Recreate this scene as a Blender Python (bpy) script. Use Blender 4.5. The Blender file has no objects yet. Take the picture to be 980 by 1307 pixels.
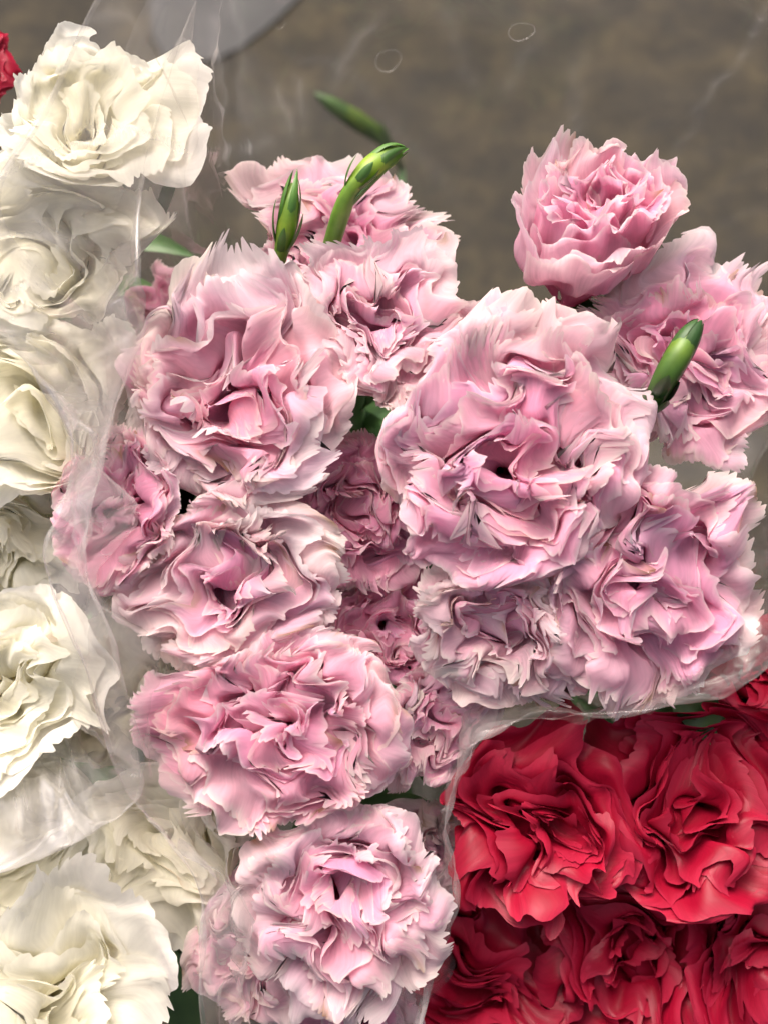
import bpy, math
import numpy as np
from mathutils import Vector

# ------------------------------------------------------------------ camera, sky, sun, exposure
sc = bpy.context.scene
COL = sc.collection
D0 = 0.36                                   # metres to the front blooms
TANH = 0.25                                 # tan of half the horizontal field of view
PITCH = math.radians(62)
FWD = np.array([0, math.cos(PITCH), -math.sin(PITCH)])
RGT = np.array([1.0, 0, 0])
UPV = np.array([0, math.sin(PITCH), math.cos(PITCH)])
FOCUS_POINT = np.array([0, 0, 0.50])
CAM = FOCUS_POINT - FWD * D0

cam_data = bpy.data.cameras.new('camera')
cam = bpy.data.objects.new('camera', cam_data)
COL.objects.link(cam)
cam.location = CAM
cam.rotation_euler = (math.pi / 2 - PITCH, 0, 0)
cam_data.sensor_fit = 'HORIZONTAL'
cam_data.sensor_width = 36
cam_data.lens = 18 / TANH
cam_data.clip_start = 0.01
cam_data.clip_end = 500
cam_data.dof.use_dof = True
cam_data.dof.focus_distance = D0 + 0.004
cam_data.dof.aperture_fstop = (cam_data.lens / 1000) / 0.0042
sc.camera = cam

SUN_EL, SUN_ROT = math.radians(62), math.radians(-25)
world = bpy.data.worlds.new('World')
sc.world = world
world.use_nodes = True
wn = world.node_tree
wn.nodes.clear()
sky = wn.nodes.new('ShaderNodeTexSky')
sky.sky_type = 'NISHITA'
sky.sun_disc = False
sky.sun_elevation = SUN_EL
sky.sun_rotation = SUN_ROT
sky.air_density = 0.3
sky.dust_density = 10.0
sky.ozone_density = 0.3
bg = wn.nodes.new('ShaderNodeBackground')
bg.inputs['Strength'].default_value = 0.15
wo = wn.nodes.new('ShaderNodeOutputWorld')
wn.links.new(sky.outputs[0], bg.inputs[0])
wn.links.new(bg.outputs[0], wo.inputs[0])

sun_data = bpy.data.lights.new('sun', 'SUN')
sun_data.energy = 0.5
sun_data.angle = math.radians(60)
sun_data.color = (1.0, 0.975, 0.94)
sun = bpy.data.objects.new('sun', sun_data)
COL.objects.link(sun)
sdir = Vector((math.sin(SUN_ROT) * math.cos(SUN_EL), math.cos(SUN_ROT) * math.cos(SUN_EL), math.sin(SUN_EL)))
sun.rotation_euler = sdir.to_track_quat('Z', 'Y').to_euler()
sun.location = sdir * 5

sc.view_settings.view_transform = 'Standard'
sc.view_settings.look = 'None'
sc.view_settings.gamma = 1
sc.view_settings.use_curve_mapping = False
sc.view_settings.exposure = 1.0
sc.cycles.use_denoising = True
sc.cycles.denoising_prefilter = 'ACCURATE'
sc.cycles.denoising_quality = 'HIGH'
sc.cycles.max_bounces = 14
sc.cycles.diffuse_bounces = 8
sc.cycles.glossy_bounces = 5
sc.cycles.transmission_bounces = 8
sc.cycles.transparent_max_bounces = 40
sc.cycles.caustics_reflective = False
sc.cycles.caustics_refractive = False


def at(px, py, d=0.0):
    """point seen at photo pixel (px, py), d metres beyond the front blooms"""
    z = D0 + d
    return CAM + z * (FWD + (px - 490) / 490 * TANH * RGT - (py - 653.5) / 490 * TANH * UPV)


def px_size(d=0.0):
    return (D0 + d) * TANH / 490


def axis_dir(ax, ay):
    v = ax * RGT + ay * UPV - FWD
    return v / np.linalg.norm(v)


# ------------------------------------------------------------------ helpers
def smooth(a, b, x):
    t = np.clip((x - a) / (b - a), 0, 1)
    return t * t * (3 - 2 * t)


_topo = {}


def grid_topo(nc, nr, wrap=False):
    key = (nc, nr, wrap)
    if key not in _topo:
        cc = nc if wrap else nc - 1
        i = np.arange(cc)[None, :]
        j = np.arange(nr - 1)[:, None]
        i2 = (i + 1) % nc
        a = j * nc + i
        b = j * nc + i2
        c = (j + 1) * nc + i2
        d = (j + 1) * nc + i
        _topo[key] = np.stack([a, b, c, d], -1).reshape(-1).astype(np.int32)
    return _topo[key]


def mesh_from(name, co, quads, col=None, uv=None):
    me = bpy.data.meshes.new(name)
    nf = len(quads) // 4
    me.vertices.add(len(co))
    me.vertices.foreach_set('co', np.ascontiguousarray(co, dtype=np.float32).ravel())
    me.loops.add(len(quads))
    me.loops.foreach_set('vertex_index', quads)
    me.polygons.add(nf)
    me.polygons.foreach_set('loop_start', np.arange(0, nf * 4, 4, dtype=np.int32))
    me.polygons.foreach_set('use_smooth', np.ones(nf, dtype=bool))
    if col is not None:
        a = me.color_attributes.new('Col', 'FLOAT_COLOR', 'POINT')
        c4 = np.ones((len(co), 4), dtype=np.float32)
        c4[:, :3] = col
        a.data.foreach_set('color', c4.ravel())
    if uv is not None:
        l = me.uv_layers.new(name='UVMap')
        l.data.foreach_set('uv', np.ascontiguousarray(uv[quads], dtype=np.float32).ravel())
    me.update()
    return me


def put(name, me, mat, parent=None, **props):
    o = bpy.data.objects.new(name, me)
    if mat is not None:
        me.materials.append(mat)
    COL.objects.link(o)
    o.parent = parent
    for k, v in props.items():
        o[k] = v
    return o


def thing(name, loc, label, cat, group=None):
    o = bpy.data.objects.new(name, None)
    COL.objects.link(o)
    o.location = loc
    o.empty_display_size = 0.01
    o['label'] = label
    o['category'] = cat
    if group:
        o['group'] = group
    return o


# ------------------------------------------------------------------ materials
def new_mat(name):
    m = bpy.data.materials.new(name)
    m.use_nodes = True
    m.node_tree.nodes.clear()
    return m, m.node_tree.nodes, m.node_tree.links


def petal_material(name, transl=0.3, rough=0.5, vein=0.35, spec=0.025):
    m, N, L = new_mat(name)
    out = N.new('ShaderNodeOutputMaterial')
    att = N.new('ShaderNodeAttribute'); att.attribute_name = 'Col'
    uv = N.new('ShaderNodeUVMap')
    mp = N.new('ShaderNodeMapping'); mp.inputs['Scale'].default_value = (26, 2.2, 1)
    L.new(uv.outputs[0], mp.inputs[0])
    nz = N.new('ShaderNodeTexNoise'); nz.inputs['Scale'].default_value = 1.6; nz.inputs['Detail'].default_value = 5
    L.new(mp.outputs[0], nz.inputs['Vector'])
    tc = N.new('ShaderNodeTexCoord')
    n2 = N.new('ShaderNodeTexNoise'); n2.inputs['Scale'].default_value = 160; n2.inputs['Detail'].default_value = 4
    L.new(tc.outputs['Object'], n2.inputs['Vector'])
    # fine radial veining shifts the value slightly
    mr = N.new('ShaderNodeMapRange'); mr.inputs[1].default_value = 0.3; mr.inputs[2].default_value = 0.7
    mr.inputs[3].default_value = 1 - 0.07 * vein / 0.35; mr.inputs[4].default_value = 1.03
    L.new(nz.outputs[0], mr.inputs[0])
    mr2 = N.new('ShaderNodeMapRange'); mr2.inputs[1].default_value = 0.3; mr2.inputs[2].default_value = 0.7
    mr2.inputs[3].default_value = 0.94; mr2.inputs[4].default_value = 1.05
    L.new(n2.outputs[0], mr2.inputs[0])
    mu = N.new('ShaderNodeMath'); mu.operation = 'MULTIPLY'
    L.new(mr.outputs[0], mu.inputs[0]); L.new(mr2.outputs[0], mu.inputs[1])
    vm = N.new('ShaderNodeVectorMath'); vm.operation = 'SCALE'
    L.new(att.outputs['Color'], vm.inputs[0]); L.new(mu.outputs[0], vm.inputs['Scale'])
    add = N.new('ShaderNodeMath'); add.operation = 'ADD'
    sc2 = N.new('ShaderNodeMath'); sc2.operation = 'MULTIPLY'; sc2.inputs[1].default_value = 0.6
    L.new(n2.outputs[0], sc2.inputs[0]); L.new(nz.outputs[0], add.inputs[0]); L.new(sc2.outputs[0], add.inputs[1])
    bp = N.new('ShaderNodeBump'); bp.inputs['Strength'].default_value = 0.22; bp.inputs['Distance'].default_value = 0.0004
    L.new(add.outputs[0], bp.inputs['Height'])
    df = N.new('ShaderNodeBsdfDiffuse'); df.inputs['Roughness'].default_value = 0.6
    L.new(vm.outputs[0], df.inputs['Color']); L.new(bp.outputs[0], df.inputs['Normal'])
    gl = N.new('ShaderNodeBsdfGlossy'); gl.inputs['Roughness'].default_value = rough
    L.new(bp.outputs[0], gl.inputs['Normal'])
    pr = N.new('ShaderNodeMixShader'); pr.inputs[0].default_value = spec
    L.new(df.outputs[0], pr.inputs[1]); L.new(gl.outputs[0], pr.inputs[2])
    tr = N.new('ShaderNodeBsdfTranslucent')
    L.new(vm.outputs[0], tr.inputs['Color'])
    L.new(bp.outputs[0], tr.inputs['Normal'])
    mx = N.new('ShaderNodeMixShader'); mx.inputs[0].default_value = transl
    L.new(pr.outputs[0], mx.inputs[1]); L.new(tr.outputs[0], mx.inputs[2])
    L.new(mx.outputs[0], out.inputs[0])
    return m


def green_material(name, c1, c2, scale=60):
    m, N, L = new_mat(name)
    out = N.new('ShaderNodeOutputMaterial')
    tc = N.new('ShaderNodeTexCoord')
    nz = N.new('ShaderNodeTexNoise'); nz.inputs['Scale'].default_value = scale; nz.inputs['Detail'].default_value = 5
    L.new(tc.outputs['Object'], nz.inputs['Vector'])
    cr = N.new('ShaderNodeValToRGB')
    cr.color_ramp.elements[0].position = 0.3; cr.color_ramp.elements[0].color = (*c1, 1)
    cr.color_ramp.elements[1].position = 0.7; cr.color_ramp.elements[1].color = (*c2, 1)
    L.new(nz.outputs[0], cr.inputs[0])
    att = N.new('ShaderNodeAttribute'); att.attribute_name = 'Col'
    vm = N.new('ShaderNodeVectorMath'); vm.operation = 'MULTIPLY'
    L.new(cr.outputs[0], vm.inputs[0]); L.new(att.outputs['Color'], vm.inputs[1])
    pr = N.new('ShaderNodeBsdfPrincipled')
    pr.inputs['Roughness'].default_value = 0.42
    pr.inputs['Subsurface Weight'].default_value = 0.08
    pr.inputs['Subsurface Radius'].default_value = (0.002, 0.003, 0.001)
    bp = N.new('ShaderNodeBump'); bp.inputs['Strength'].default_value = 0.2; bp.inputs['Distance'].default_value = 0.0005
    L.new(nz.outputs[0], bp.inputs['Height']); L.new(bp.outputs[0], pr.inputs['Normal'])
    L.new(vm.outputs[0], pr.inputs['Base Color'])
    L.new(pr.outputs[0], out.inputs[0])
    return m


MAT_PINK = petal_material('pink_petal', 0.56, vein=0.6)
MAT_CREAM = petal_material('cream_petal', 0.55, rough=0.5, vein=0.4)
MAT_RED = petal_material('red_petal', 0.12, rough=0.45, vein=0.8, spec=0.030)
MAT_GREEN = green_material('calyx_green', (0.026, 0.075, 0.018), (0.070, 0.150, 0.034), 130)
MAT_STEM = green_material('stem_green', (0.06, 0.14, 0.05), (0.12, 0.24, 0.08))

# ------------------------------------------------------------------ ground
m, N, L = new_mat('brown_concrete')
out = N.new('ShaderNodeOutputMaterial')
tc = N.new('ShaderNodeTexCoord')
n1 = N.new('ShaderNodeTexNoise'); n1.inputs['Scale'].default_value = 20; n1.inputs['Detail'].default_value = 8; n1.inputs['Roughness'].default_value = 0.62
L.new(tc.outputs['Object'], n1.inputs['Vector'])
n2 = N.new('ShaderNodeTexNoise'); n2.inputs['Scale'].default_value = 90; n2.inputs['Detail'].default_value = 6; n2.inputs['Roughness'].default_value = 0.7
L.new(tc.outputs['Object'], n2.inputs['Vector'])
ma = N.new('ShaderNodeMix'); ma.data_type = 'FLOAT'; ma.inputs[0].default_value = 0.35
L.new(n1.outputs[0], ma.inputs[2]); L.new(n2.outputs[0], ma.inputs[3])
cr = N.new('ShaderNodeValToRGB')
e = cr.color_ramp.elements
e[0].position = 0.36; e[0].color = (0.004, 0.003, 0.0008, 1)
e[1].position = 0.66; e[1].color = (0.046, 0.035, 0.014, 1)
x = e.new(0.5); x.color = (0.017, 0.013, 0.0048, 1)
L.new(ma.outputs[0], cr.inputs[0])
pr = N.new('ShaderNodeBsdfPrincipled'); pr.inputs['Roughness'].default_value = 0.85
L.new(cr.outputs[0], pr.inputs['Base Color'])
bp = N.new('ShaderNodeBump'); bp.inputs['Strength'].default_value = 0.4; bp.inputs['Distance'].default_value = 0.004
L.new(ma.outputs[0], bp.inputs['Height']); L.new(bp.outputs[0], pr.inputs['Normal'])
L.new(pr.outputs[0], out.inputs[0])
MAT_GROUND = m
gco = np.array([[-60, -60, 0], [60, -60, 0], [60, 60, 0], [-60, 60, 0]], float)
ground = put('ground', mesh_from('ground', gco, np.array([0, 1, 2, 3], np.int32)), MAT_GROUND,
             kind='structure', label='brown mottled concrete ground blurred behind the flowers', category='ground')

# ------------------------------------------------------------------ carnations
def flow_field(rng, wl, n):
    k = rng.normal(size=(n, 3)); k /= np.linalg.norm(k, axis=1)[:, None]
    e = rng.normal(size=(n, 3)); e -= (e * k).sum(1)[:, None] * k
    e /= np.linalg.norm(e, axis=1)[:, None]
    w = wl * rng.uniform(0.75, 1.35, n)
    return k * (2 * math.pi / w)[:, None], e * (w / wl)[:, None] * math.sqrt(2.0 / n), rng.uniform(0, 2 * math.pi, n)


def advect(x, fields, amp_fn, steps=5):
    """smooth flow: sheets that do not cross before do not cross after"""
    for _ in range(steps):
        a = amp_fn(x)[:, None] / steps
        core = 1.25 - 0.85 * smooth(0.35, 0.95, np.hypot(x[:, 0], x[:, 1]))[:, None]
        v = 0
        for i, ((k, e, p), g) in enumerate(fields):
            v = v + g * (np.sin(x @ k.T + p) @ e) * (core if i == 2 else 1)
        x = x + a * v
    return x


def profile(t, S, o):
    """nested midlines: t 0 inner .. 1 outer, S 0..1 along the petal (arrays, same shape) -> r, z"""
    n = 26
    ss = np.linspace(0, 1, n)
    tt = np.linspace(-0.12, 1.25, 56)
    T, SS = np.meshgrid(tt, ss, indexing='ij')
    Tc = np.clip(T, 0, None)
    pb = 0.10 + o['base'] * Tc
    pt = o['tip0'] + (o['tip1'] - o['tip0']) * Tc ** o['pw']
    ph = pb + (pt - pb) * smooth(0.15, 1.0, SS) + o['curl'] * Tc * smooth(0.75, 1.0, SS) + o['flare'] * smooth(0.62, 1.0, SS) * (1 - 0.5 * Tc)
    Ln = o['len0'] + (o['len1'] - o['len0']) * Tc
    ds = Ln / (n - 1)
    r = 0.02 + 0.09 * np.clip(T + 0.12, 0, None) + np.cumsum(np.sin(ph) * ds, 1) - np.sin(ph) * ds
    z = -0.66 + np.cumsum(np.cos(ph) * ds, 1) - np.cos(ph) * ds
    # bilinear lookup
    fi = np.clip((t + 0.12) / 1.37 * 55, 0, 54.999); i = fi.astype(int); fi = fi - i
    fj = np.clip(S * (n - 1), 0, n - 1.001); j = fj.astype(int); fj = fj - j
    fj = fj + np.clip(S * (n - 1) - (n - 1.001), 0, None)

    def lk(A):
        return (A[i, j] * (1 - fi) * (1 - fj) + A[i + 1, j] * fi * (1 - fj) + A[i, j + 1] * (1 - fi) * fj + A[i + 1, j + 1] * fi * fj)
    return lk(r), lk(z)


SHAPE = dict(base=0.34, tip0=0.02, tip1=1.50, pw=0.85, curl=0.30, len0=0.84, len1=1.20, wid0=0.34, wid1=0.47,
             n=39, t0=-0.10, gam=0.95, teeth=0.060, nteeth=18, wave=0.065, flow_lo=0.05, flow_mid=0.075, flow_hi=0.070,
             wl=1.0, edge_round=0.20, tipcurl=0.12, flare=0.50, ruff=0.015)


def bloom_petals(rng, o):
    """petals of one bloom in flower space (outer radius about 1, axis +z); list of dict(co, s, u, t)"""
    P = []
    n = o['n']
    golden = math.radians(137.508)
    th0 = rng.uniform(0, 2 * math.pi)
    plan = [(None, None, None)] * n + list(o.get('guard', ()))
    for i, (gang, gwid, gt) in enumerate(plan):
        q = (min(i, n - 1) + 0.5) / n
        t = o['t0'] + (1 - o['t0']) * q ** o['gam'] + rng.normal() * 0.008
        if gang is not None:
            t, q = gt, min(1.0, gt)
        big = q
        nt = max(7, int(round(o['nteeth'] * (0.65 + 0.5 * big) * rng.uniform(0.85, 1.15))))
        nc = nt * 3 + 1
        nr = 19
        u = np.linspace(-1, 1, nc)
        s = np.linspace(0, 1, nr) ** 0.8
        U, S = np.meshgrid(u, s)
        # outline of the fringed edge
        tooth = np.zeros(nc)
        k = np.arange(nc)
        hts = rng.uniform(0.1, 1.0, nt + 1) ** 1.3 * (rng.random(nt + 1) > 0.15)
        hts = hts + 0.5 * np.repeat(rng.random(nt // 3 + 2), 3)[:nt + 1]
        sharp = np.array([0.0, 0.85, 0.75])
        tooth = hts[np.minimum(k // 3, nt)] * sharp[k % 3]
        lob = 0
        for f in (1.5, 2.7, 4.3):
            lob = lob + rng.normal() * 0.025 / f ** 0.3 * np.sin(f * math.pi * u + rng.uniform(0, 6.3))
        tamp = o['teeth'] * rng.choice([0.25, 0.6, 1.0, 1.25])
        smax = 1 - o['edge_round'] * np.abs(u) ** 3 + lob + tamp * (tooth - 0.5)
        smax = smax * rng.uniform(0.93, 1.05)
        # keep the teeth at the rim: rows blend from an even curve to the fringed one
        base_max = smax - tamp * (tooth - 0.5)
        Smx = base_max[None] + (smax - base_max)[None] * smooth(0.80, 1.0, S)
        SS = S * Smx
        # the sheet's own waves run across neighbouring shells
        w = 0
        for f in (1.1, 2.0, 3.3):
            w = w + rng.normal() / f ** 0.6 * np.sin(f * math.pi * U + rng.uniform(0, 6.3))
        wv = o['wave'] * (0.55 + 0.6 * big)
        tt = t + wv * w * SS ** 2.2 * 0.8 + rng.normal() * 0.06 * U * SS ** 2 + (rng.normal() + 0.2) * o['tipcurl'] * SS ** 4
        # fine frill along the rim
        rf = rng.uniform(2.5, 4.5)
        fr = np.sin(rf * math.pi * U + rng.uniform(0, 6.3) + 1.2 * np.sin(2.3 * U + rng.uniform(0, 6.3))) + 0.6 * np.sin(1.9 * rf * math.pi * U + rng.uniform(0, 6.3))
        frill = o['ruff'] * rng.uniform(0.4, 1.3) * fr * S ** 5
        r, z = profile(tt, SS, o)
        z = z + frill
        r = r + frill * 0.5
        fan = 0.09 + 0.91 * smooth(0.18, 0.86, SS)
        W = (o['wid0'] + (o['wid1'] - o['wid0']) * t) * rng.uniform(0.82, 1.15)
        cap = 2.1 - 1.1 * t
        TH = np.minimum(fan * W / np.maximum(r, 0.02), cap * (0.25 + 0.75 * fan))
        if gang is not None:
            TH = np.minimum(fan * gwid / np.maximum(r, 0.02), 1.3 * (0.25 + 0.75 * fan))
        mid_th = th0 + i * golden + rng.normal() * 0.12 if gang is None else math.radians(gang)
        th = mid_th + U * TH + 0.10 * rng.normal() * SS
        co = np.stack([r * np.cos(th), r * np.sin(th), z], -1).reshape(-1, 3)
        P.append(dict(co=co, U=U.ravel(), S=S.ravel(), SS=SS.ravel(), t=t, q=q, nc=nc, nr=nr))
    # one coherent crumple for the whole head
    allc = np.concatenate([p['co'] for p in P])
    lo = flow_field(rng, 1.15 * o['wl'], 8)
    mid = flow_field(rng, 0.50 * o['wl'], 14)
    hi = flow_field(rng, 0.26 * o['wl'], 16)

    def amp(x):
        return smooth(-0.62, 0.05, x[:, 2] + 0.35 * np.hypot(x[:, 0], x[:, 1]))
    allc = advect(allc, [(lo, o['flow_lo']), (mid, o['flow_mid']), (hi, o['flow_hi'])], amp, 6)
    # no petal strays far out of the head
    rho = np.hypot(allc[:, 0], allc[:, 1]); lim = 0.95
    rr = np.where(rho > lim, lim + 0.45 * np.tanh((rho - lim) / 0.45), rho) / np.maximum(rho, 1e-6)
    allc[:, :2] *= rr[:, None]
    zl = o.get('ztop', 0.16)
    allc[:, 2] = np.where(allc[:, 2] > zl, zl + 0.22 * np.tanh((allc[:, 2] - zl) / 0.22), allc[:, 2])
    k = 0
    for p in P:
        m_ = len(p['co'])
        p['co'] = allc[k:k + m_]
        k += m_
    return P


def pink_colour(rng, p, c):
    s, q = p['S'], p['q']
    deep = np.array(c.get('deep', (0.82, 0.21, 0.42)))
    midc = np.array(c.get('mid', (0.925, 0.515, 0.685)))
    pale = np.array(c.get('pale', (0.96, 0.85, 0.835)))
    k1 = smooth(0.15, 0.75, s)[:, None]
    age = np.clip(c.get('age', 0.5) - 0.10 + 0.9 * (q - 0.55) + rng.normal() * 0.16, 0, 1)
    k2 = (smooth(0.35, 1.0, s + 0.10 * np.sin(p['U'] * 5 + q * 40)) * age + 0.75 * smooth(0.94, 1.0, s))[:, None]  # pale edge of its own, the last sliver lightened as if catching light
    k2 = np.clip(k2, 0, 1)
    col = deep + (midc - deep) * k1
    col = col + (pale - col) * k2
    col = col * (1 + rng.normal(size=3) * 0.022)
    # withered brown tips here and there
    if rng.random() < c.get('brown', 0.2) * (0.3 + q):
        u0 = rng.uniform(-0.9, 0.9)
        b = np.exp(-((p['U'] - u0) / rng.uniform(0.06, 0.16)) ** 2) * smooth(0.86, 1.0, s)
        b = b * rng.uniform(0.5, 0.95)
        col = col + (np.array([0.45, 0.24, 0.09]) - col) * b[:, None]
    return np.clip(col, 0.005, 0.96)


def cream_colour(rng, p, c):
    s, q = p['S'], p['q']
    base = np.array((0.90, 0.84, 0.54))
    midc = np.array(c.get('mid', (0.94, 0.915, 0.77)))
    pale = np.array(c.get('pale', (0.95, 0.94, 0.87)))
    k1 = smooth(0.1, 0.6, s)[:, None]
    k2 = (smooth(0.3, 0.9, s) * np.clip(0.25 + 0.8 * q + rng.normal() * 0.12, 0, 1))[:, None]
    col = base + (midc - base) * k1
    col = col + (pale - col) * k2
    if rng.random() < 0.10:
        u0 = rng.uniform(-0.9, 0.9)
        b = np.exp(-((p['U'] - u0) / 0.12) ** 2) * smooth(0.85, 1.0, s) * 0.6
        col = col + (np.array([0.42, 0.26, 0.10]) - col) * b[:, None]
    return np.clip(col, 0.01, 0.96)


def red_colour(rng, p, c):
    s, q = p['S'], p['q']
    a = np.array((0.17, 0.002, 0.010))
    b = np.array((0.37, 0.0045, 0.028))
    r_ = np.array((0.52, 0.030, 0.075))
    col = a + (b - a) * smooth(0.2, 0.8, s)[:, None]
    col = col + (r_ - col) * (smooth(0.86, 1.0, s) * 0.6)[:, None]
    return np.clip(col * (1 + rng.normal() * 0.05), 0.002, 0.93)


TIE = dict(pink=(500, 690, 0.30), cream_a=(-40, 420, 0.30), cream_b=(30, 1120, 0.30), red=(860, 1160, 0.30), far=(-160, 60, 0.32))


def tube(path, rad, nseg=8, wob=None):
    path = np.asarray(path, float)
    tg = np.gradient(path, axis=0)
    tg /= np.linalg.norm(tg, axis=1)[:, None]
    ref = np.array([0.0, 1.0, 0.2])
    a = np.cross(tg, ref); a /= np.linalg.norm(a, axis=1)[:, None]
    b = np.cross(tg, a)
    an = np.linspace(0, 2 * math.pi, nseg, endpoint=False)
    rad = np.broadcast_to(rad, (len(path),))
    co = path[:, None] + rad[:, None, None] * (np.cos(an)[None, :, None] * a[:, None] + np.sin(an)[None, :, None] * b[:, None])
    return co.reshape(-1, 3), grid_topo(nseg, len(path), True)


def bez(p0, p1, p2, p3, n):
    s = np.linspace(0, 1, n)[:, None]
    return (1 - s) ** 3 * p0 + 3 * s * (1 - s) ** 2 * p1 + 3 * s * s * (1 - s) * p2 + s ** 3 * p3


def frame(ax, roll=0.0):
    a = np.cross(ax, [0.13, 0.97, 0.21]); a /= np.linalg.norm(a)
    b = np.cross(ax, a)
    c, s = math.cos(roll), math.sin(roll)
    return c * a + s * b, -s * a + c * b, ax


def leaf_blade(p0, p1, p2, width, base_w=0.45, nseg=12, face=None, cup=0.25):
    p0, p1, p2 = (np.asarray(p, float) for p in (p0, p1, p2))
    t = np.linspace(0, 1, nseg)[:, None]
    mid = (1 - t) ** 2 * p0 + 2 * t * (1 - t) * (2 * p1 - 0.5 * p0 - 0.5 * p2) + t ** 2 * p2
    tg = np.gradient(mid, axis=0); tg /= np.linalg.norm(tg, axis=1)[:, None]
    side = np.cross(tg, -FWD if face is None else face); side /= np.maximum(np.linalg.norm(side, axis=1)[:, None], 1e-6)
    nn = np.cross(side, tg)
    w = width * (base_w + (1 - base_w) * np.sin(np.clip(t * 1.4, 0, 1) * math.pi / 2)) * (1 - t ** 3) ** 0.8
    rows = []
    for u, dz in ((-1, cup), (-0.5, cup * 0.25), (0, -cup * 0.25), (0.5, cup * 0.25), (1, cup)):
        rows.append(mid + side * w * u + nn * w * dz)
    co = np.stack(rows, 1).reshape(-1, 3)
    col = np.ones((len(co), 3)) * (0.8 + 0.3 * np.repeat(t, 5, 0))
    return co, grid_topo(5, nseg), col


BLOOMS = []


def carnation(kind, px, py, R, d, ax, ay, label, seed, colour=None, fit=1.0, squeeze=1.0, **over):
    BLOOMS.append(dict(kind=kind, px=px, py=py, R=R, d=d, ax=ax, ay=ay, label=label, seed=seed, colour=colour or {}, fit=fit, squeeze=squeeze, over=over))


# pink bouquet ------------------------------------------------------
CUP = dict(tip1=0.20, base=0.95, curl=0.25, len1=1.35, len0=1.0, n=34, wid0=0.45, wid1=0.70, flow_lo=0.07, flow_mid=0.06, flow_hi=0.06, ztop=0.35, sz=1.65, teeth=0.026)
carnation('pink', 440, 318, 113, 0.032, 0.05, 0.50, 'pink carnation behind the two upright green buds', 11, dict(age=0.45), tip1=0.95, base=0.35)
carnation('pink', 478, 425, 128, 0.004, 0.10, 0.22, 'pink carnation with white torn rim petals below the pair of green buds', 12, dict(age=0.65, brown=0.3), tip1=1.2, guard=[(0, 0.5, 1.0), (-50, 0.5, 1.0), (40, .45, .95)])
carnation('pink', 305, 505, 176, 0.000, -0.10, 0.05, 'large pink carnation with pale fringed rim at upper left of the bouquet', 37, dict(age=0.75))
carnation('pink', 222, 408, 62, 0.055, -0.2, 0.2, 'small deep pink carnation peeking out behind the large upper left one', 14, dict(age=0.1))
carnation('pink', 165, 640, 122, 0.002, -0.38, 0.0, 'small pink carnation leaning out at the left edge of the pink bouquet', 15, dict(age=0.3))
carnation('pink', 298, 738, 158, 0.000, -0.08, -0.10, 'dusty pink carnation with cream rim in the middle left of the bouquet', 16, dict(age=0.75, brown=0.3), tip1=1.35, sy=0.86)
carnation('pink', 455, 655, 118, 0.013, 0.05, 0.0, 'shaded pink carnation sunk deep between the larger blooms', 17, dict(age=0.0))
carnation('pink', 492, 798, 90, 0.018, 0.0, 0.0, 'smallest dark pink carnation in the gap at the centre of the bouquet', 18, dict(age=-0.2))
carnation('pink', 650, 590, 190, -0.006, 0.02, 0.04, 'largest pink carnation with broad smooth petals right of centre', 19, dict(age=0.35), n=44, wid1=0.56, flow_hi=0.08, guard=[(62, 0.62, 0.93), (100, 0.66, 0.98), (140, 0.6, 0.9), (175, 0.55, 1.0), (15, 0.55, 0.97)])
carnation('pink', 757, 290, 99, 0.010, 0.04, 0.80, 'cup shaped pink carnation standing alone at the upper right', 20, dict(age=0.35), **CUP)
carnation('pink', 876, 462, 140, 0.014, 0.20, 0.10, 'pink carnation behind the dark green bud at the right edge', 21, dict(age=0.5))
carnation('pink', 815, 738, 156, -0.001, 0.20, -0.10, 'pink carnation with dense ruffles above the red ones', 22, dict(age=0.4))
carnation('pink', 636, 796, 126, 0.000, -0.05, -0.30, 'pale withered pink carnation hanging under the largest bloom', 23, dict(age=0.85, brown=0.5))
carnation('pink', 362, 925, 166, -0.004, -0.04, 0.0, 'mauve pink carnation with a wide smooth petal on its right side', 24,
          dict(age=0.3, mid=(0.90, 0.47, 0.63), deep=(0.78, 0.20, 0.42)), sy=0.86, guard=[(20, 0.62, 0.97), (-5, 0.55, 1.0), (80, 0.5, 0.9)])
carnation('pink', 556, 925, 92, 0.016, 0.25, 0.0, 'narrow pale pink carnation squeezed beside the mauve one', 25, dict(age=0.6))
carnation('pink', 436, 1152, 140, -0.002, 0.03, -0.02, 'pink carnation with a tall folded petal, lowest whole bloom of the bouquet', 26, dict(age=0.5), sx=0.92, guard=[(105, 0.6, 0.85), (60, 0.5, 0.95), (-90, 0.6, 0.98)])
carnation('pink', 318, 1210, 96, 0.012, -0.25, -0.1, 'pale pink carnation half hidden at the lower left beside the cream flowers', 27, dict(age=0.7))
carnation('pink', 455, 1318, 110, 0.030, 0.0, -0.3, 'pink carnation cut off by the bottom edge of the picture', 28, dict(age=0.4))
carnation('pink', 556, 1090, 74, 0.030, 0.2, 0.0, 'faded pink carnation behind clear film next to the red flowers', 29, dict(age=0.9))

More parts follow.
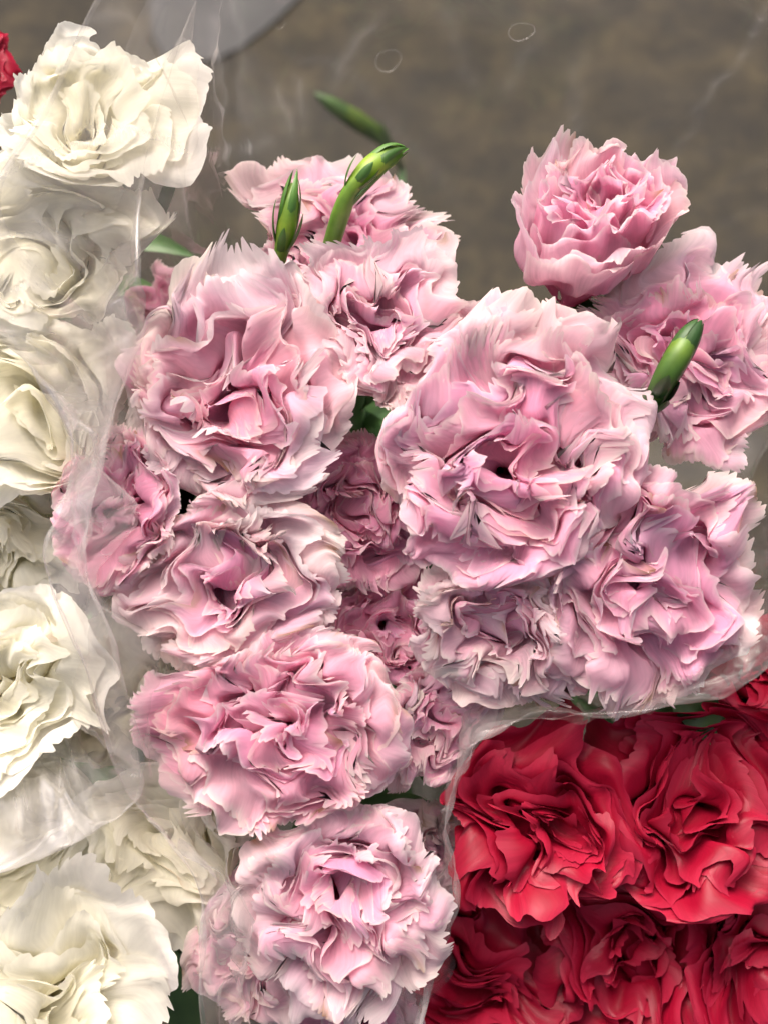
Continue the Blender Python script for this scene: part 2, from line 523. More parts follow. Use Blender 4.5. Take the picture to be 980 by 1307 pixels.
# cream bouquets ----------------------------------------------------
CR = dict(n=23, tip1=1.25, base=0.40, teeth=0.034, nteeth=17, wid0=0.40, wid1=0.78, flow_lo=0.15, flow_mid=0.12, flow_hi=0.04, wave=0.06, tipcurl=0.12, gam=0.9)
CRC = dict(CR, tip1=0.72, len1=1.35, flow_lo=0.12, flow_mid=0.08)
carnation('cream_a', 110, 162, 120, 0.005, 0.05, 0.30, 'tall cream white carnation at the upper left corner', 41, **dict(CRC, tip1=0.40, base=0.75))
carnation('cream_a', 62, 320, 138, 0.010, -0.15, 0.05, 'cream carnation under film, second from the top on the left', 42, **CR)
carnation('cream_a', 45, 520, 145, 0.008, -0.1, 0.0, 'pale yellow carnation at the left edge beside the leaning pink one', 43, **CR)
carnation('cream_a', 0, 690, 122, 0.024, -0.1, -0.1, 'cream carnation cut by the left edge at mid height', 44, **CR)
carnation('cream_b', 15, 865, 126, 0.008, -0.05, 0.1, 'smooth white carnation at the left edge above the film fold', 45, **CRC)
carnation('cream_b', 140, 895, 100, 0.030, 0.1, 0.1, 'small cream carnation half veiled by film left of the mauve bloom', 46, **CR)
carnation('cream_b', 30, 1060, 116, 0.032, -0.1, 0.0, 'cream carnation sunk under the clear fold at lower left', 47, **CR)
carnation('cream_b', 200, 1105, 128, 0.018, 0.05, 0.1, 'cream carnation with brownish centre next to the lowest pink bloom', 48, **CR)
carnation('cream_b', 75, 1245, 150, 0.000, 0.0, 0.1, 'large cream carnation in the lower left corner', 49, **dict(CR, n=22))

# red bouquet -------------------------------------------------------
RD = dict(n=27, tip1=1.35, base=0.42, teeth=0.022, nteeth=16, wid0=0.38, wid1=0.66, flow_lo=0.12, flow_mid=0.13, flow_hi=0.05, wave=0.07, wl=1.1, tipcurl=0.14, flare=0.45)
carnation('red', 676, 1048, 140, 0.016, -0.02, 0.05, 'red carnation nearest the pink bouquet, beside the film edge', 61, **RD)
carnation('red', 895, 1020, 158, 0.022, 0.05, 0.05, 'wide red carnation at the right edge', 62, **RD)
carnation('red', 618, 1248, 146, 0.038, -0.05, 0.0, 'dark red carnation at the bottom next to the lowest pink bloom', 63, **RD)
carnation('red', 800, 1225, 146, 0.036, 0.0, 0.0, 'red carnation in the middle of the bottom edge of the red bouquet', 64, **RD)
carnation('red', 988, 848, 116, 0.034, 0.1, 0.15, 'red carnation partly veiled by film at the right edge', 65, **RD)
carnation('red', 968, 1205, 140, 0.036, 0.1, -0.05, 'red carnation in the lower right corner', 66, **RD)
carnation('far', -26, 88, 44, 0.045, 0.2, 0.1, 'sliver of a crimson carnation at the upper left edge', 67, **RD)

MATS = dict(pink=MAT_PINK, cream_a=MAT_CREAM, cream_b=MAT_CREAM, red=MAT_RED, far=MAT_RED)
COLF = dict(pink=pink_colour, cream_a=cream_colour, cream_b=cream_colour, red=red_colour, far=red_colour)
GROUPS = dict(pink='pink carnations of the middle bouquet', cream_a='cream carnations on the left', cream_b='cream carnations on the left',
              red='red carnations at the lower right', far='red carnations at the lower right')

for B in BLOOMS:
    B['c'] = at(B['px'], B['py'], B['d'])
    B['r'] = 1.12 * B['R'] * px_size(B['d'])


def settle(x, i):
    """blooms press against each other: petals give way at the plane between two heads"""
    B = BLOOMS[i]
    for j, Q in enumerate(BLOOMS):
        if j == i:
            continue
        v = Q['c'] - B['c']
        D = np.linalg.norm(v)
        if D > 1.05 * (B['r'] + Q['r']) or D < 1e-6:
            continue
        n = v / D
        ra, rb = 0.92 * B['r'], 0.92 * Q['r']
        h = (D * D + ra * ra - rb * rb) / (2 * D)
        m_ = 0.42 * B['r']
        s = (x - B['c']) @ n - h
        ex = np.maximum(s + m_, 0)
        new = 0.62 * m_ * (1 - np.exp(-ex / m_)) + 0.38 * ex
        x = x + np.where(s > -m_, (np.minimum(new, ex) - ex), 0)[:, None] * n[None]
    return x


VARIANT = {37: 3, 24: 3, 15: 3, 19: 3, 21: 3, 22: 3, 45: 1, 49: 1, 61: 1, 62: 1, 63: 1, 64: 1, 65: 1, 66: 1}     # which growth of each head is used
for i, B in enumerate(BLOOMS):
    rng = np.random.default_rng(B['seed'] * 7919 + 5 + 1000 * VARIANT.get(B['seed'], 2))
    o = dict(SHAPE); o.update(B['over'])
    ax = axis_dir(B['ax'], B['ay'])
    rng.uniform()
    fx = RGT - (RGT @ ax) * ax; fx /= np.linalg.norm(fx)
    F = np.stack([fx, np.cross(ax, fx), ax])
    P = bloom_petals(rng, o)
    rim = np.percentile(np.concatenate([np.hypot(p['co'][:, 0], p['co'][:, 1]) for p in P if p['q'] > 0.6]), 97)
    k = B['r'] / rim * B['fit']
    c = B['c']
    k0 = k
    c = c - ax * (o.get('sz', 1.0) - 1) * 0.1 * k
    neck = c - ax * 0.66 * k * o.get('sz', 1.0)                      # where the petals leave the calyx
    low = neck - ax * 0.62 * k
    cal = neck + ax * 0.66 * k
    tie = at(*TIE[B['kind']])
    off = np.array([rng.normal() * 0.012, rng.normal() * 0.012, 0])
    tie = tie + off
    foot = np.array([tie[0] + (tie[0] - low[0]) * 0.6, tie[1] + (tie[1] - low[1]) * 0.6, 0.0])
    root = thing('carnation', foot, B['label'], 'carnation', GROUPS[B['kind']])
    base = foot
    for p in P:
        w = c + (p['co'] * k * np.array([o.get('sx', 1.0), o.get('sy', 1.0), o.get('sz', 1.0)])) @ F
        w = settle(w, i)
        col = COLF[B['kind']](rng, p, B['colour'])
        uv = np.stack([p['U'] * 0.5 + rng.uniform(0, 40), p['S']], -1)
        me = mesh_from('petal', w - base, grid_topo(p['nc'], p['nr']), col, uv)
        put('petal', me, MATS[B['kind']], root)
    # calyx: a ribbed green cup with five teeth
    nc = 30
    v = np.linspace(0, 1, 10)
    an = np.linspace(0, 2 * math.pi, nc, endpoint=False)
    A, V = np.meshgrid(an, v)
    rr = k * (0.05 + 0.15 * smooth(0, 0.35, V) + 0.02 * V) * (1 + 0.03 * np.cos(10 * A))
    tooth = np.abs(((A / (2 * math.pi) * 5) % 1) - 0.5) * 2
    zz = -1.28 + 0.62 * V + 0.16 * V ** 3 * (tooth - 0.4)
    loc = np.stack([rr * np.cos(A), rr * np.sin(A), zz * k], -1).reshape(-1, 3)
    w = cal + loc @ F
    g = np.ones((len(w), 3)) * (0.7 + 0.5 * V.reshape(-1, 1))
    put('calyx', mesh_from('calyx', w - base, grid_topo(nc, 10, True), g), MAT_GREEN, root)
    pth = np.concatenate([bez(low + ax * 0.05 * k, low - ax * 0.05, tie + np.array([0, 0, 0.08]), tie, 14)[:-1],
                          bez(tie, tie - np.array([0, 0, 0.05]), foot + np.array([0, 0, 0.05]), foot, 8)])
    rad = np.full(len(pth), 0.0022); rad[3::5] *= 1.35
    tco, tq = tube(pth, rad, 9)
    put('stem', mesh_from('stem', tco - base, tq, np.ones((len(tco), 3))), MAT_STEM, root)
    # narrow strap leaves at the stem joints below the head
    for q in range(0 if B['kind'] == 'far' else 4):
        w0 = pth[2 + q]
        out = rng.normal(size=3); out[2] = abs(out[2]) * 0.3 + 0.2
        out /= np.linalg.norm(out)
        lco, lq, lc = leaf_blade(w0, w0 + out * 0.022 + np.array([0, 0, 0.008]), w0 + out * rng.uniform(0.04, 0.055), rng.uniform(0.003, 0.005))
        put('leaf', mesh_from('leaf', lco - base, lq, lc), MAT_STEM, root)
    B['root'] = root
    B['base'] = base

# ------------------------------------------------------------------ leaves that show between the heads
def add_leaf(label_part, p0, p1, p2, width):
    B = [b for b in BLOOMS if b['label'].startswith(label_part)][0]
    lco, lq, lc = leaf_blade(at(*p0), at(*p1), at(*p2), width)
    put('leaf', mesh_from('leaf', lco - B['base'], lq, lc * 0.8), MAT_STEM, B['root'])


add_leaf('wide red', (870, 1120, 0.06), (800, 1095, 0.040), (735, 1075, 0.035), 0.006)
add_leaf('wide red', (960, 960, 0.06), (880, 915, 0.035), (760, 905, 0.030), 0.0075)
add_leaf('red carnation partly', (985, 945, 0.05), (930, 925, 0.03), (850, 890, 0.03), 0.008)
add_leaf('tall cream', (200, 290, 0.05), (213, 250, 0.03), (230, 208, 0.020), 0.0022)
add_leaf('cream carnation with brownish', (260, 1260, 0.05), (235, 1220, 0.035), (215, 1185, 0.03), 0.006)
add_leaf('large cream', (250, 1330, 0.05), (225, 1260, 0.035), (205, 1200, 0.03), 0.007)
add_leaf('cup shaped', (660, 440, 0.06), (648, 405, 0.05), (650, 368, 0.045), 0.003)

# ------------------------------------------------------------------ buds
def bud(label, pts, rads, tip_dir, tip_len, seed, bracts, tone=1.0, group='green carnation buds'):
    """pts: centre line from the stem up to the mouth; rads: radii in metres"""
    rng = np.random.default_rng(seed)
    pts = np.array([at(*p) for p in pts])
    n = len(pts)
    f = np.linspace(0, n - 1, 34)
    # Catmull-Rom through the control points
    def cr_(A):
        A = np.asarray(A, float)
        i = np.clip(f.astype(int), 0, n - 2); x = (f - i)
        g = lambda j: A[np.clip(j, 0, n - 1)]
        if A.ndim > 1: x = x[:, None]
        p0, p1, p2, p3 = g(i - 1), g(i), g(i + 1), g(i + 2)
        return 0.5 * (2 * p1 + (p2 - p0) * x + (2 * p0 - 5 * p1 + 4 * p2 - p3) * x ** 2 + (3 * p1 - p0 - 3 * p2 + p3) * x ** 3)
    path = cr_(pts); rad = np.maximum(cr_(rads), 0.0006)
    tie = at(*TIE['pink'])
    foot = np.array([tie[0] + rng.normal() * 0.02, tie[1] + rng.normal() * 0.02, 0])
    root = thing('carnation_bud', foot, label, 'flower bud', group)
    co, q = tube(path, rad, 20)
    h = np.repeat(np.linspace(0, 1, 34), 20)[:, None]
    g = np.array([0.75, 0.95, 0.8]) * (1 - h) + np.array([1.35, 1.25, 0.75]) * h
    g = g * (1 + 0.12 * np.cos(np.tile(np.arange(20), 34) * 2 * math.pi / 4))[:, None]
    g = g + np.exp(-((h - 0.62) / 0.12) ** 2) * np.array([0.9, 0.5, 0.0])
    put('calyx', mesh_from('calyx', co - foot, q, g * tone), MAT_GREEN, root)
    # the calyx teeth close over the mouth
    end = path[-1]; d0 = path[-1] - path[-4]; d0 /= np.linalg.norm(d0)
    rng.uniform()
    a = -FWD - (-FWD @ d0) * d0; a /= np.linalg.norm(a); b = np.cross(d0, a)
    for k in range(5):
        an = k * 2 * math.pi / 5 + 0.3
        o_ = math.cos(an) * a + math.sin(an) * b
        i0, i1 = 13, 25
        r0 = rad[i0]
        p0 = path[i0] + o_ * rad[i0] * 1.0
        p1 = path[i1] + o_ * (rad[i1] * 1.0 + 0.0003)
        p2 = end + d0 * tip_len * rng.uniform(0.75, 1.2) + o_ * 0.0007 * rng.uniform(0.2, 1.6)
        lco, lq, lc = leaf_blade(p0, p1, p2, r0 * 0.62, base_w=0.9, face=o_, cup=-0.30)
        put('calyx_tooth', mesh_from('calyx_tooth', lco - foot, lq, lc * np.array([0.75, 0.95, 0.85]) * rng.uniform(0.6, 1.15) * tone), MAT_GREEN, root)
    for (f0, ln, wd, ang) in bracts:
        i = int(f0 * 33)
        dd = path[min(i + 1, 33)] - path[i - 1]; dd /= np.linalg.norm(dd)
        a = -FWD - (-FWD @ dd) * dd; a /= np.linalg.norm(a); b = np.cross(dd, a)
        o_ = math.cos(ang) * a + math.sin(ang) * b
        p0 = path[i] + o_ * rad[i] * 0.9
        p1 = p0 + dd * ln * 0.5 + o_ * (ln * 0.12 + 0.0004)
        p2 = p0 + dd * ln + o_ * ln * 0.16
        lco, lq, lc = leaf_blade(p0, p1, p2, wd, base_w=0.8, face=o_, cup=-0.3)
        put('bract', mesh_from('bract', lco - foot, lq, lc * np.array([0.62, 0.78, 0.75]) * tone), MAT_GREEN, root)
    st = bez(path[0], path[0] - (path[1] - path[0]) * 4, tie + np.array([0, 0, 0.1]), tie, 14)
    st = np.concatenate([st[:-1], bez(tie, tie - np.array([0, 0, 0.05]), foot + np.array([0, 0, 0.05]), foot, 8)])
    tco, tq = tube(st, rad[0], 9)
    put('stem', mesh_from('stem', tco - foot, tq, np.ones((len(tco), 3))), MAT_STEM, root)


bud('slim upright green bud with pointed leaflets, left one of the pair',
    [(350, 400, 0.022), (353, 358, 0.014), (359, 322, 0.006), (366, 288, 0.002), (371, 258, 0.000), (375, 234, 0.000)],
    [0.0012, 0.0014, 0.0017, 0.0024, 0.0021, 0.0007], None, 0.0030, 301,
    [(0.18, 0.011, 0.0011, 1.5), (0.20, 0.009, 0.0011, -1.2), (0.45, 0.012, 0.0013, 1.3), (0.48, 0.012, 0.0012, -1.4), (0.45, 0.008, 0.0011, 0.0)], tone=np.array([2.2, 1.8, 1.3]))
bud('thick green bud bent to the right over the pink bloom behind it',
    [(412, 345, 0.018), (423, 312, 0.010), (436, 270, 0.002), (449, 240, -0.002), (472, 214, -0.002), (496, 199, 0.000), (512, 192, 0.0)],
    [0.0019, 0.0021, 0.0022, 0.0019, 0.0026, 0.0026, 0.0012], None, 0.0016, 302,
    [(0.52, 0.007, 0.0012, 1.4), (0.50, 0.008, 0.0011, -1.3), (0.56, 0.006, 0.0012, 0.2)], tone=np.array([2.5, 2.0, 1.4]))
bud('short dark green bud on the right hand pink bloom',
    [(822, 530, 0.010), (835, 508, 0.000), (849, 482, -0.006), (865, 454, -0.008), (879, 430, -0.007), (890, 413, -0.006)],
    [0.0017, 0.0023, 0.0029, 0.0030, 0.0024, 0.0010], None, 0.0012, 303,
    [(0.14, 0.012, 0.0022, 0.5), (0.10, 0.013, 0.0022, -0.9), (0.2, 0.010, 0.0020, 1.7), (0.30, 0.011, 0.0018, -0.1)])
bud('blurred green bud seen through the film above the pair of buds',
    [(512, 215, 0.350), (500, 192, 0.335), (480, 170, 0.328), (455, 152, 0.322), (428, 136, 0.318), (410, 124, 0.316)],
    [0.0014, 0.0022, 0.0036, 0.0040, 0.0032, 0.0014], None, 0.004, 304, [(0.3, 0.012, 0.003, 1.0)], tone=np.array([0.9, 0.75, 0.45]))

# ------------------------------------------------------------------ clear film
def film_material(name, haze, tint=(0.97, 0.965, 0.955)):
    m, N, L = new_mat(name)
    out = N.new('ShaderNodeOutputMaterial')
    tc = N.new('ShaderNodeTexCoord')
    nz = N.new('ShaderNodeTexNoise'); nz.inputs['Scale'].default_value = 16; nz.inputs['Detail'].default_value = 2
    L.new(tc.outputs['Object'], nz.inputs['Vector'])
    bp = N.new('ShaderNodeBump'); bp.inputs['Strength'].default_value = 0.3; bp.inputs['Distance'].default_value = 0.003
    L.new(nz.outputs[0], bp.inputs['Height'])
    tr = N.new('ShaderNodeBsdfTransparent'); tr.inputs[0].default_value = (*tint, 1)
    gl = N.new('ShaderNodeBsdfGlossy'); gl.inputs['Roughness'].default_value = 0.06
    gl.inputs[0].default_value = (1, 1, 1, 1)
    L.new(bp.outputs[0], gl.inputs['Normal'])
    fr = N.new('ShaderNodeFresnel'); fr.inputs[0].default_value = 1.5
    L.new(bp.outputs[0], fr.inputs['Normal'])
    dbl = N.new('ShaderNodeMath'); dbl.operation = 'MULTIPLY'; dbl.inputs[1].default_value = 0.36; dbl.use_clamp = True
    cap = N.new('ShaderNodeMath'); cap.operation = 'MINIMUM'; cap.inputs[1].default_value = 0.30
    L.new(fr.outputs[0], cap.inputs[0])
    L.new(cap.outputs[0], dbl.inputs[0])
    att0 = N.new('ShaderNodeAttribute'); att0.attribute_name = 'Col'
    sp0 = N.new('ShaderNodeSeparateColor'); L.new(att0.outputs['Color'], sp0.inputs[0])
    rf = N.new('ShaderNodeMath'); rf.operation = 'MULTIPLY_ADD'; rf.inputs[1].default_value = 0.7; rf.inputs[2].default_value = 0.55
    L.new(sp0.outputs[0], rf.inputs[0])
    dr = N.new('ShaderNodeMath'); dr.operation = 'MULTIPLY'; dr.use_clamp = True
    L.new(dbl.outputs[0], dr.inputs[0]); L.new(rf.outputs[0], dr.inputs[1])
    m1 = N.new('ShaderNodeMixShader')
    L.new(dr.outputs[0], m1.inputs[0]); L.new(tr.outputs[0], m1.inputs[1]); L.new(gl.outputs[0], m1.inputs[2])
    df = N.new('ShaderNodeBsdfDiffuse'); df.inputs[0].default_value = (0.9, 0.88, 0.86, 1)
    tl = N.new('ShaderNodeBsdfTranslucent'); tl.inputs[0].default_value = (0.9, 0.88, 0.86, 1)
    m2 = N.new('ShaderNodeMixShader'); m2.inputs[0].default_value = 0.5
    L.new(df.outputs[0], m2.inputs[1]); L.new(tl.outputs[0], m2.inputs[2])
    # faint milky patches in the film, whiter where it is creased
    n3 = N.new('ShaderNodeTexNoise'); n3.inputs['Scale'].default_value = 15; n3.inputs['Detail'].default_value = 6
    L.new(tc.outputs['Object'], n3.inputs['Vector'])
    mr = N.new('ShaderNodeMapRange'); mr.inputs[1].default_value = 0.35; mr.inputs[2].default_value = 0.7
    mr.inputs[3].default_value = haze * 0.15; mr.inputs[4].default_value = haze * 1.8
    L.new(n3.outputs[0], mr.inputs[0])
    att = N.new('ShaderNodeAttribute'); att.attribute_name = 'Col'
    sp = N.new('ShaderNodeSeparateColor'); L.new(att.outputs['Color'], sp.inputs[0])
    mh = N.new('ShaderNodeMath'); mh.operation = 'MULTIPLY'
    L.new(mr.outputs[0], mh.inputs[0]); L.new(sp.outputs[0], mh.inputs[1])
    ad = N.new('ShaderNodeMath'); ad.operation = 'MULTIPLY_ADD'; ad.inputs[1].default_value = 0.32; ad.use_clamp = True
    L.new(sp.outputs[1], ad.inputs[0]); L.new(mh.outputs[0], ad.inputs[2])
    m3 = N.new('ShaderNodeMixShader')
    L.new(ad.outputs[0], m3.inputs[0]); L.new(m1.outputs[0], m3.inputs[1]); L.new(m2.outputs[0], m3.inputs[2])
    L.new(m3.outputs[0], out.inputs[0])
    return m


MAT_FILM = film_material('clear_film', 0.13)
MAT_FILM2 = film_material('cloudy_film', 0.13)


def spline_cols(A, n, closed):
    A = np.asarray(A, float); K = len(A)
    f = np.linspace(0, K if closed else K - 1, n, endpoint=not closed)
    i = f.astype(int)
    if not closed: i = np.minimum(i, K - 2)
    x = (f - i).reshape(-1, *([1] * (A.ndim - 1)))
    g = (lambda j: A[j % K]) if closed else (lambda j: A[np.clip(j, 0, K - 1)])
    p0, p1, p2, p3 = g(i - 1), g(i), g(i + 1), g(i + 2)
    return 0.5 * (2 * p1 + (p2 - p0) * x + (2 * p0 - 5 * p1 + 4 * p2 - p3) * x ** 2 + (3 * p1 - p0 - 3 * p2 + p3) * x ** 3)


def tri(x):
    return np.abs((x / (2 * math.pi)) % 1 - 0.5) * 4 - 1


def to_px(P):
    q = P - CAM
    z = q @ FWD
    return np.stack([490 + (q @ RGT) / z / TANH * 490, 653.5 - (q @ UPV) / z / TANH * 490], -1)


def wrap_sheet(name, label, cols, tie, closed, seed, n=460, rows=64, crease=1.0, mat=None, hem=0, flap=-1.0, folds=(), group='clear plastic wraps'):
    rng = np.random.default_rng(seed)
    rim = np.array([at(*c[0]) for c in cols]); mid = np.array([at(*c[1]) for c in cols])
    T = at(*tie)
    ring = T + (mid - T) * 0.10
    def lay(c):
        (x0, y0, d0_), (x1, y1, d1_), hz_ = c[0], c[1], c[2]
        if hz_ < 0.5:                                     # the tall back of the wrap runs straight
            return at((x0 + x1) / 2, (y0 + y1) / 2, (d0_ + d1_) / 2), at(x1, y1, d1_)
        return (at(x0 * 0.15 + x1 * 0.85, y0 * 0.15 + y1 * 0.85, d0_ + 0.020),
                at(x1 + 0.5 * (x1 - x0), y1 + 0.5 * (y1 - y0), d1_))
    half, mid = (np.array(q) for q in zip(*[lay(c) for c in cols]))
    low = mid * 0.5 + ring * 0.5
    ctl = np.stack([rim, half, mid, low, ring], 1)
    C = spline_cols(ctl, n, closed)                       # n x 5 x 3
    v = np.linspace(0, 1, rows) ** 1.35
    G = spline_cols(np.swapaxes(C, 0, 1), 400, False)     # dense along the column
    G = G[(v * 399).astype(int)]                          # rows x n x 3
    Gd = spline_cols(np.swapaxes(C, 0, 1), 400, False)
    hz = np.maximum(spline_cols(np.array([c[2] for c in cols])[:, None], n, closed)[:, 0], 0.05)
    hv = np.maximum(spline_cols(np.array([c[3] for c in cols])[:, None], n, closed)[:, 0], 0.01)

    def crumple(vv, seed_):
        """sheet height and crease whiteness at rows vv (rows x n)"""
        rg = np.random.default_rng(seed_)
        x = np.linspace(0, len(cols) * 0.032, n)[None, :] + 0 * vv
        y = vv * 0.24
        h = 0
        for wl, nn in ((0.10, 3), (0.055, 4), (0.030, 4), (0.016, 3)):
            for _ in range(nn):
                a_ = rg.normal() * 0.55
                k_ = 2 * math.pi / (wl * rg.uniform(0.8, 1.3))
                h = h + wl * 0.030 * crease * rg.uniform(0.4, 1.0) * tri(k_ * (math.cos(a_) * x + math.sin(a_) * y) + rg.uniform(0, 6.3) + 0.5 * np.sin(y * 30 + rg.uniform(0, 6)))
        white = 0 * h
        Lx = len(cols) * 0.032
        for _ in range(int(2.4 * len(cols))):                # pinched crease lines, mostly running down the sheet
            x0, y0 = rg.uniform(0, Lx), rg.uniform(0, 0.13)
            a_ = rg.normal() * 0.5 if rg.random() < 0.7 else rg.uniform(0, 3.14)
            dx, dy = x - x0, y - y0
            dd = math.cos(a_) * dx + math.sin(a_) * dy + 0.0015 * np.sin(60 * (dy + dx) + rg.uniform(0, 6))
            al = -math.sin(a_) * dx + math.cos(a_) * dy
            g = np.exp(-np.abs(dd) / rg.uniform(0.0006, 0.0018)) * np.exp(-(al / rg.uniform(0.012, 0.05)) ** 2)
            h = h + g * rg.uniform(-1, 1) * 0.0011 * crease
            white = white + g * rg.uniform(0.1, 1.0)
        return h, np.clip(white, 0, 1)
    vv = v[:, None] + np.zeros((1, n))
    h, wh = crumple(vv, seed)
    tx = np.gradient(G, axis=1); ty = np.gradient(G, axis=0)
    nm = np.cross(tx, ty); nm /= np.maximum(np.linalg.norm(nm, axis=-1, keepdims=True), 1e-9)
    fade = (1 - 0.8 * smooth(0.6, 1, v)) * (0.25 + 0.75 * smooth(0.0, 0.2, v))
    G = G + nm * (h * fade[:, None])[..., None]
    wx = 0 * wh
    uvp = to_px(G.reshape(-1, 3)).reshape(*G.shape[:2], 2)
    for (x0, y0, x1, y1, wpx, hgt, whi) in folds:         # long creases running across the sheet
        a_ = np.array([x0, y0], float); d_ = np.array([x1, y1], float) - a_
        L_ = np.hypot(*d_); d_ /= L_
        rel = uvp - a_
        al = rel @ d_; dd = rel @ np.array([-d_[1], d_[0]]) + 5 * np.sin(al / 23 + x0) + 2 * np.sin(al / 7)
        g = np.exp(-np.abs(dd) / wpx) * smooth(-20, 25, al) * (1 - smooth(L_ - 25, L_ + 20, al))
        G = G + nm * (g * hgt)[..., None]
        wx = np.maximum(wx, g * whi)
    cw = np.stack([np.broadcast_to(hz, h.shape), np.maximum(wh * np.clip(hz * 1.3, 0, 1), wx), 0 * h], -1)
    if hem:                                               # the rim is folded back on itself as a loose flap
        vh = np.linspace(1, 0, hem)[:-1, None] * hv[None, :]
        idx = np.clip((vh * 399), 0, 398.99); i0 = idx.astype(int); fr_ = (idx - i0)[..., None]
        cc = np.arange(n)[None, :] + 0 * i0
        Fp = Gd[i0, cc] * (1 - fr_) + Gd[i0 + 1, cc] * fr_
        h2, w2 = crumple(vh, seed + 100)
        nmr = nm[np.minimum((vh ** (1 / 1.35) * (rows - 1)).astype(int), rows - 1), cc]
        f2 = (0.25 + 0.75 * smooth(0.0, 0.2, vh))
        lift = 0.0002 + 0.004 * smooth(0.02, 0.3, vh)
        Fp = Fp + nmr * (h2 * f2 + flap * lift)[..., None]
        G = np.concatenate([Fp, G]); rows = len(G)
        cw = np.concatenate([np.stack([np.broadcast_to(hz, h2.shape), w2 * np.clip(hz, 0, 1), 0 * h2], -1), cw])
    me = mesh_from(name, G.reshape(-1, 3), grid_topo(n, rows, closed), cw.reshape(-1, 3))
    o = put(name, me, mat or MAT_FILM)
    o['label'] = label; o['category'] = 'plastic wrap'; o['group'] = group
    return o, G


# each column of a sheet: rim, a point lower down, how hazy the film is there, how far the rim is folded back
PINK_WRAP = [((141, -30, -.020), (270, 250, .085), 0.7, 0.016), ((60, 130, -.024), (225, 310, .080), 1.2, 0.016), ((-20, 265, -.024), (185, 390, .075), 1.6, 0.050),
             ((-30, 400, -.024), (140, 450, .065), 1.8, 0.400), ((30, 455, -.024), (150, 515, .055), 1.8, 0.400), ((90, 545, -.024), (165, 590, .05), 1.5, 0.050),
             ((82, 640, -.024), (165, 660, .05), 1.4, 0.050), ((55, 712, -.024), (165, 750, .055), 1.2, 0.016), ((110, 850, -.024), (185, 840, .055), 1.1, 0.016),
             ((160, 1000, -.024), (215, 960, .055), 1.1, 0.016), ((215, 1075, -.024), (280, 1040, .055), 1.2, 0.016), ((258, 1150, -.024), (290, 1130, .055), 1.3, 0.016),
             ((258, 1307, -.024), (300, 1240, .06), 1.3, 0.016), ((330, 1420, -.010), (370, 1360, .07), 1.0, 0.016), ((480, 1450, .0), (480, 1390, .075), 1.0, 0.016),
             ((535, 1320, .0), (540, 1250, .06), 1.2, 0.050), ((562, 1210, .0), (556, 1160, .06), 1.2, 0.050), ((582, 1130, .0), (560, 1105, .055), 1.2, 0.050),
             ((567, 1050, .0), (560, 1030, .055), 1.1, 0.016), ((590, 980, -.002), (580, 960, .055), 1.1, 0.050), ((622, 938, -.002), (620, 905, .055), 1.2, 0.050),
             ((700, 912, -.004), (690, 880, .055), 0.9, 0.050), ((800, 910, -.006), (790, 865, .058), 0.9, 0.450), ((920, 885, -.010), (890, 815, .050), 0.9, 0.500),
             ((1000, 835, -.012), (940, 740, .050), 0.9, 0.500), ((1080, 720, -.014), (990, 640, .065), 1.0, 0.050), ((1150, 450, -.020), (1030, 450, .080), 0.14, 0.016),
             ((1150, 100, -.030), (980, 250, .100), 0.14, 0.016), ((1000, -120, -.040), (850, 200, .110), 0.14, 0.016), ((700, -180, -.040), (650, 200, .110), 0.14, 0.016),
             ((420, -150, -.040), (430, 190, .105), 0.14, 0.016), ((250, -100, -.030), (330, 210, .095), 0.4, 0.016)]
wrap1, G1 = wrap_sheet('plastic_wrap', 'crumpled clear film wrapped around the pink carnations', PINK_WRAP, TIE['pink'], True, 5, n=700, rows=110, hem=34, crease=1.2,
                       folds=[(985, 5, 888, 150, 3, 0.0016, 0.22), (888, 150, 845, 235, 3, 0.0014, 0.3), (272, -20, 276, 165, 7, 0.0022, 0.45),
                              (300, -10, 318, 160, 9, -0.0016, 0.2), (235, 190, 345, 180, 6, 0.0018, 0.4), (250, 205, 330, 196, 4, -0.0012, 0.3),
                              (345, 95, 372, 170, 6, 0.0016, 0.25), (372, 100, 395, 165, 5, -0.0012, 0.25), (480, 20, 420, 110, 6, 0.0012, 0.25),
                              (560, 10, 610, 110, 8, 0.0012, 0.15), (745, 60, 720, 190, 8, 0.0012, 0.15), (640, 120, 690, 40, 7, 0.001, 0.15),
                              (905, 300, 985, 260, 7, 0.0012, 0.15), (960, 560, 930, 690, 6, 0.0012, 0.25)])
wrap1_uv = to_px(G1.reshape(-1, 3))
wrap1_d = (G1.reshape(-1, 3) - CAM) @ FWD - D0
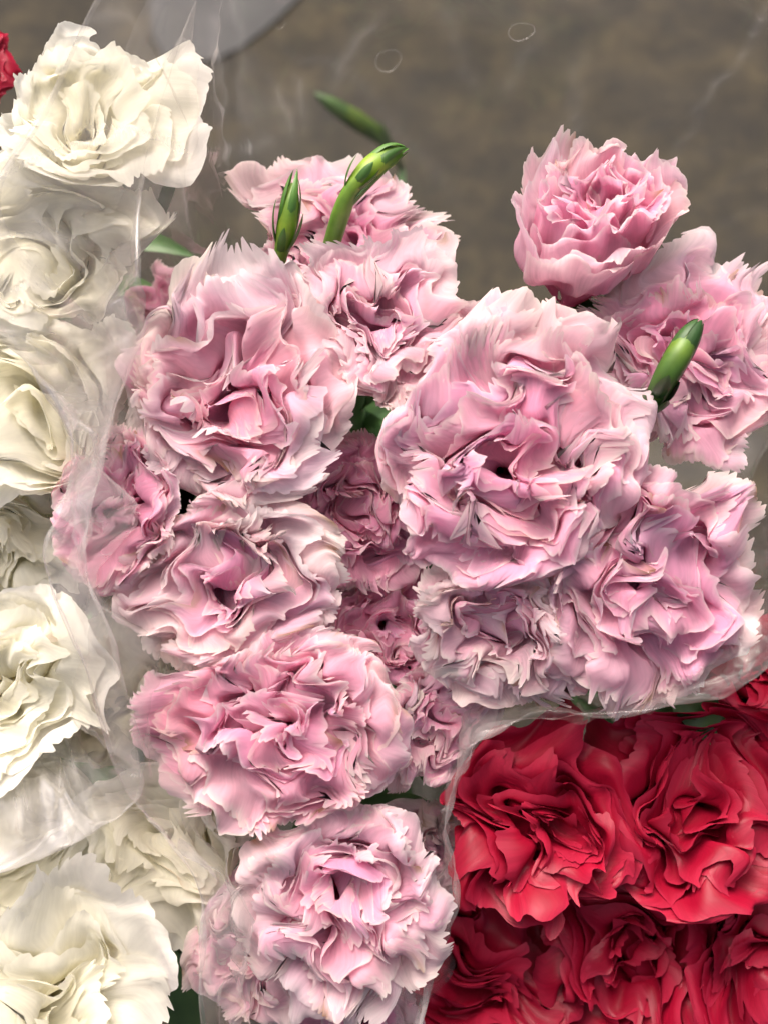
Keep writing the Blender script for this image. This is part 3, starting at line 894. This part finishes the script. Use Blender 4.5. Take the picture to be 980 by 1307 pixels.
for (hx, hy, ra, rb, rot) in ((490, 78, 17, 13, 0.5), (665, 42, 17, 11, 0.2), (358, 26, 7, 9, 0.0), (176, 322, 9, 17, 0.1)):
    # punched vent holes: a thin raised lip on the sheet
    far = np.where(wrap1_d > 0.0, 0, 1e6)
    iv = int(np.argmin((wrap1_uv[:, 0] - hx) ** 2 + (wrap1_uv[:, 1] - hy) ** 2 + far))
    c0 = G1.reshape(-1, 3)[iv] - FWD * 0.0015
    ps = px_size(wrap1_d[iv])
    an = np.linspace(0, 2 * math.pi, 36, endpoint=False)
    ex = math.cos(rot) * RGT + math.sin(rot) * UPV; ey = -math.sin(rot) * RGT + math.cos(rot) * UPV
    sec = np.linspace(0, 2 * math.pi, 6, endpoint=False)
    A_, S_ = np.meshgrid(an, sec)
    rr_ = 1 + 0.045 * np.cos(S_)
    cc_ = c0 + (ps * ra * rr_ * np.cos(A_))[..., None] * ex + (ps * rb * rr_ * np.sin(A_) * (1 + 0.1 * np.cos(3 * A_)))[..., None] * ey + (ps * 0.6 * np.sin(S_))[..., None] * FWD
    qd = grid_topo(36, 6, True)
    lip = mesh_from('vent_hole_lip', cc_.reshape(-1, 3), qd, np.ones((36 * 6, 3)) * np.array([0.5, 0.06, 0]))
    put('vent_hole_lip', lip, MAT_FILM, wrap1)

CREAM_WRAP = [((-80, 1145, -.018), (-80, 985, .05), 1.5, 0.400), ((50, 1098, -.018), (40, 972, .05), 1.5, 0.400), ((120, 1058, -.018), (90, 955, .05), 1.4, 0.050),
              ((176, 1018, -.018), (130, 945, .05), 1.2, 0.016), ((182, 950, -.018), (120, 900, .055), 0.9, 0.016), ((140, 830, -.018), (90, 800, .06), 0.9, 0.016),
              ((112, 700, -.018), (70, 690, .06), 1.2, 0.016), ((140, 560, -.018), (75, 600, .06), 1.5, 0.400), ((178, 420, -.018), (95, 450, .06), 1.5, 0.500),
              ((174, 330, -.018), (110, 330, .06), 1.3, 0.400), ((196, 170, .0), (150, 230, .06), 0.8, 0.016), ((262, -40, .0), (200, 120, .07), 0.6, 0.016), ((262, -160, .0), (180, 20, .07), 0.6, 0.016)]
wrap2, G2 = wrap_sheet('plastic_wrap', 'creased clear film fold lying over the cream carnations on the left', CREAM_WRAP, TIE['cream_a'], False, 9, n=320, rows=76, hem=30, mat=MAT_FILM2)

# ------------------------------------------------------------------ flat grey patch on the ground at the top, what it is unknown
def on_ground(px, py, z=0.0):
    r = at(px, py) - CAM
    return CAM + r * ((z - CAM[2]) / r[2])


outl = [(185, -60), (410, -60), (382, -5), (362, 15), (336, 38), (306, 60), (275, 74), (240, 80), (212, 74), (195, 45)]
top = np.array([on_ground(*p, z=0.003) for p in outl]); bot = top.copy(); bot[:, 2] = 0.0
sm = bpy.data.meshes.new('grey_patch')
nn_ = len(outl)
sm.from_pydata([tuple(p) for p in np.concatenate([top, bot])], [],
               [list(range(nn_))] + [[i, nn_ + i, nn_ + (i + 1) % nn_, (i + 1) % nn_] for i in range(nn_)])
m, N, L = new_mat('patch_grey')
out = N.new('ShaderNodeOutputMaterial'); pr = N.new('ShaderNodeBsdfPrincipled')
tc = N.new('ShaderNodeTexCoord'); nz = N.new('ShaderNodeTexNoise'); nz.inputs['Scale'].default_value = 30; nz.inputs['Detail'].default_value = 6
L.new(tc.outputs['Object'], nz.inputs['Vector'])
cr = N.new('ShaderNodeValToRGB'); cr.color_ramp.elements[0].color = (0.030, 0.031, 0.031, 1); cr.color_ramp.elements[1].color = (0.050, 0.052, 0.053, 1)
L.new(nz.outputs[0], cr.inputs[0]); L.new(cr.outputs[0], pr.inputs['Base Color']); pr.inputs['Roughness'].default_value = 0.8
L.new(pr.outputs[0], out.inputs[0])
patch = put('grey_patch', sm, m)
patch['label'] = 'blurred pale grey patch on the brown ground at the top edge'; patch['category'] = 'patch'
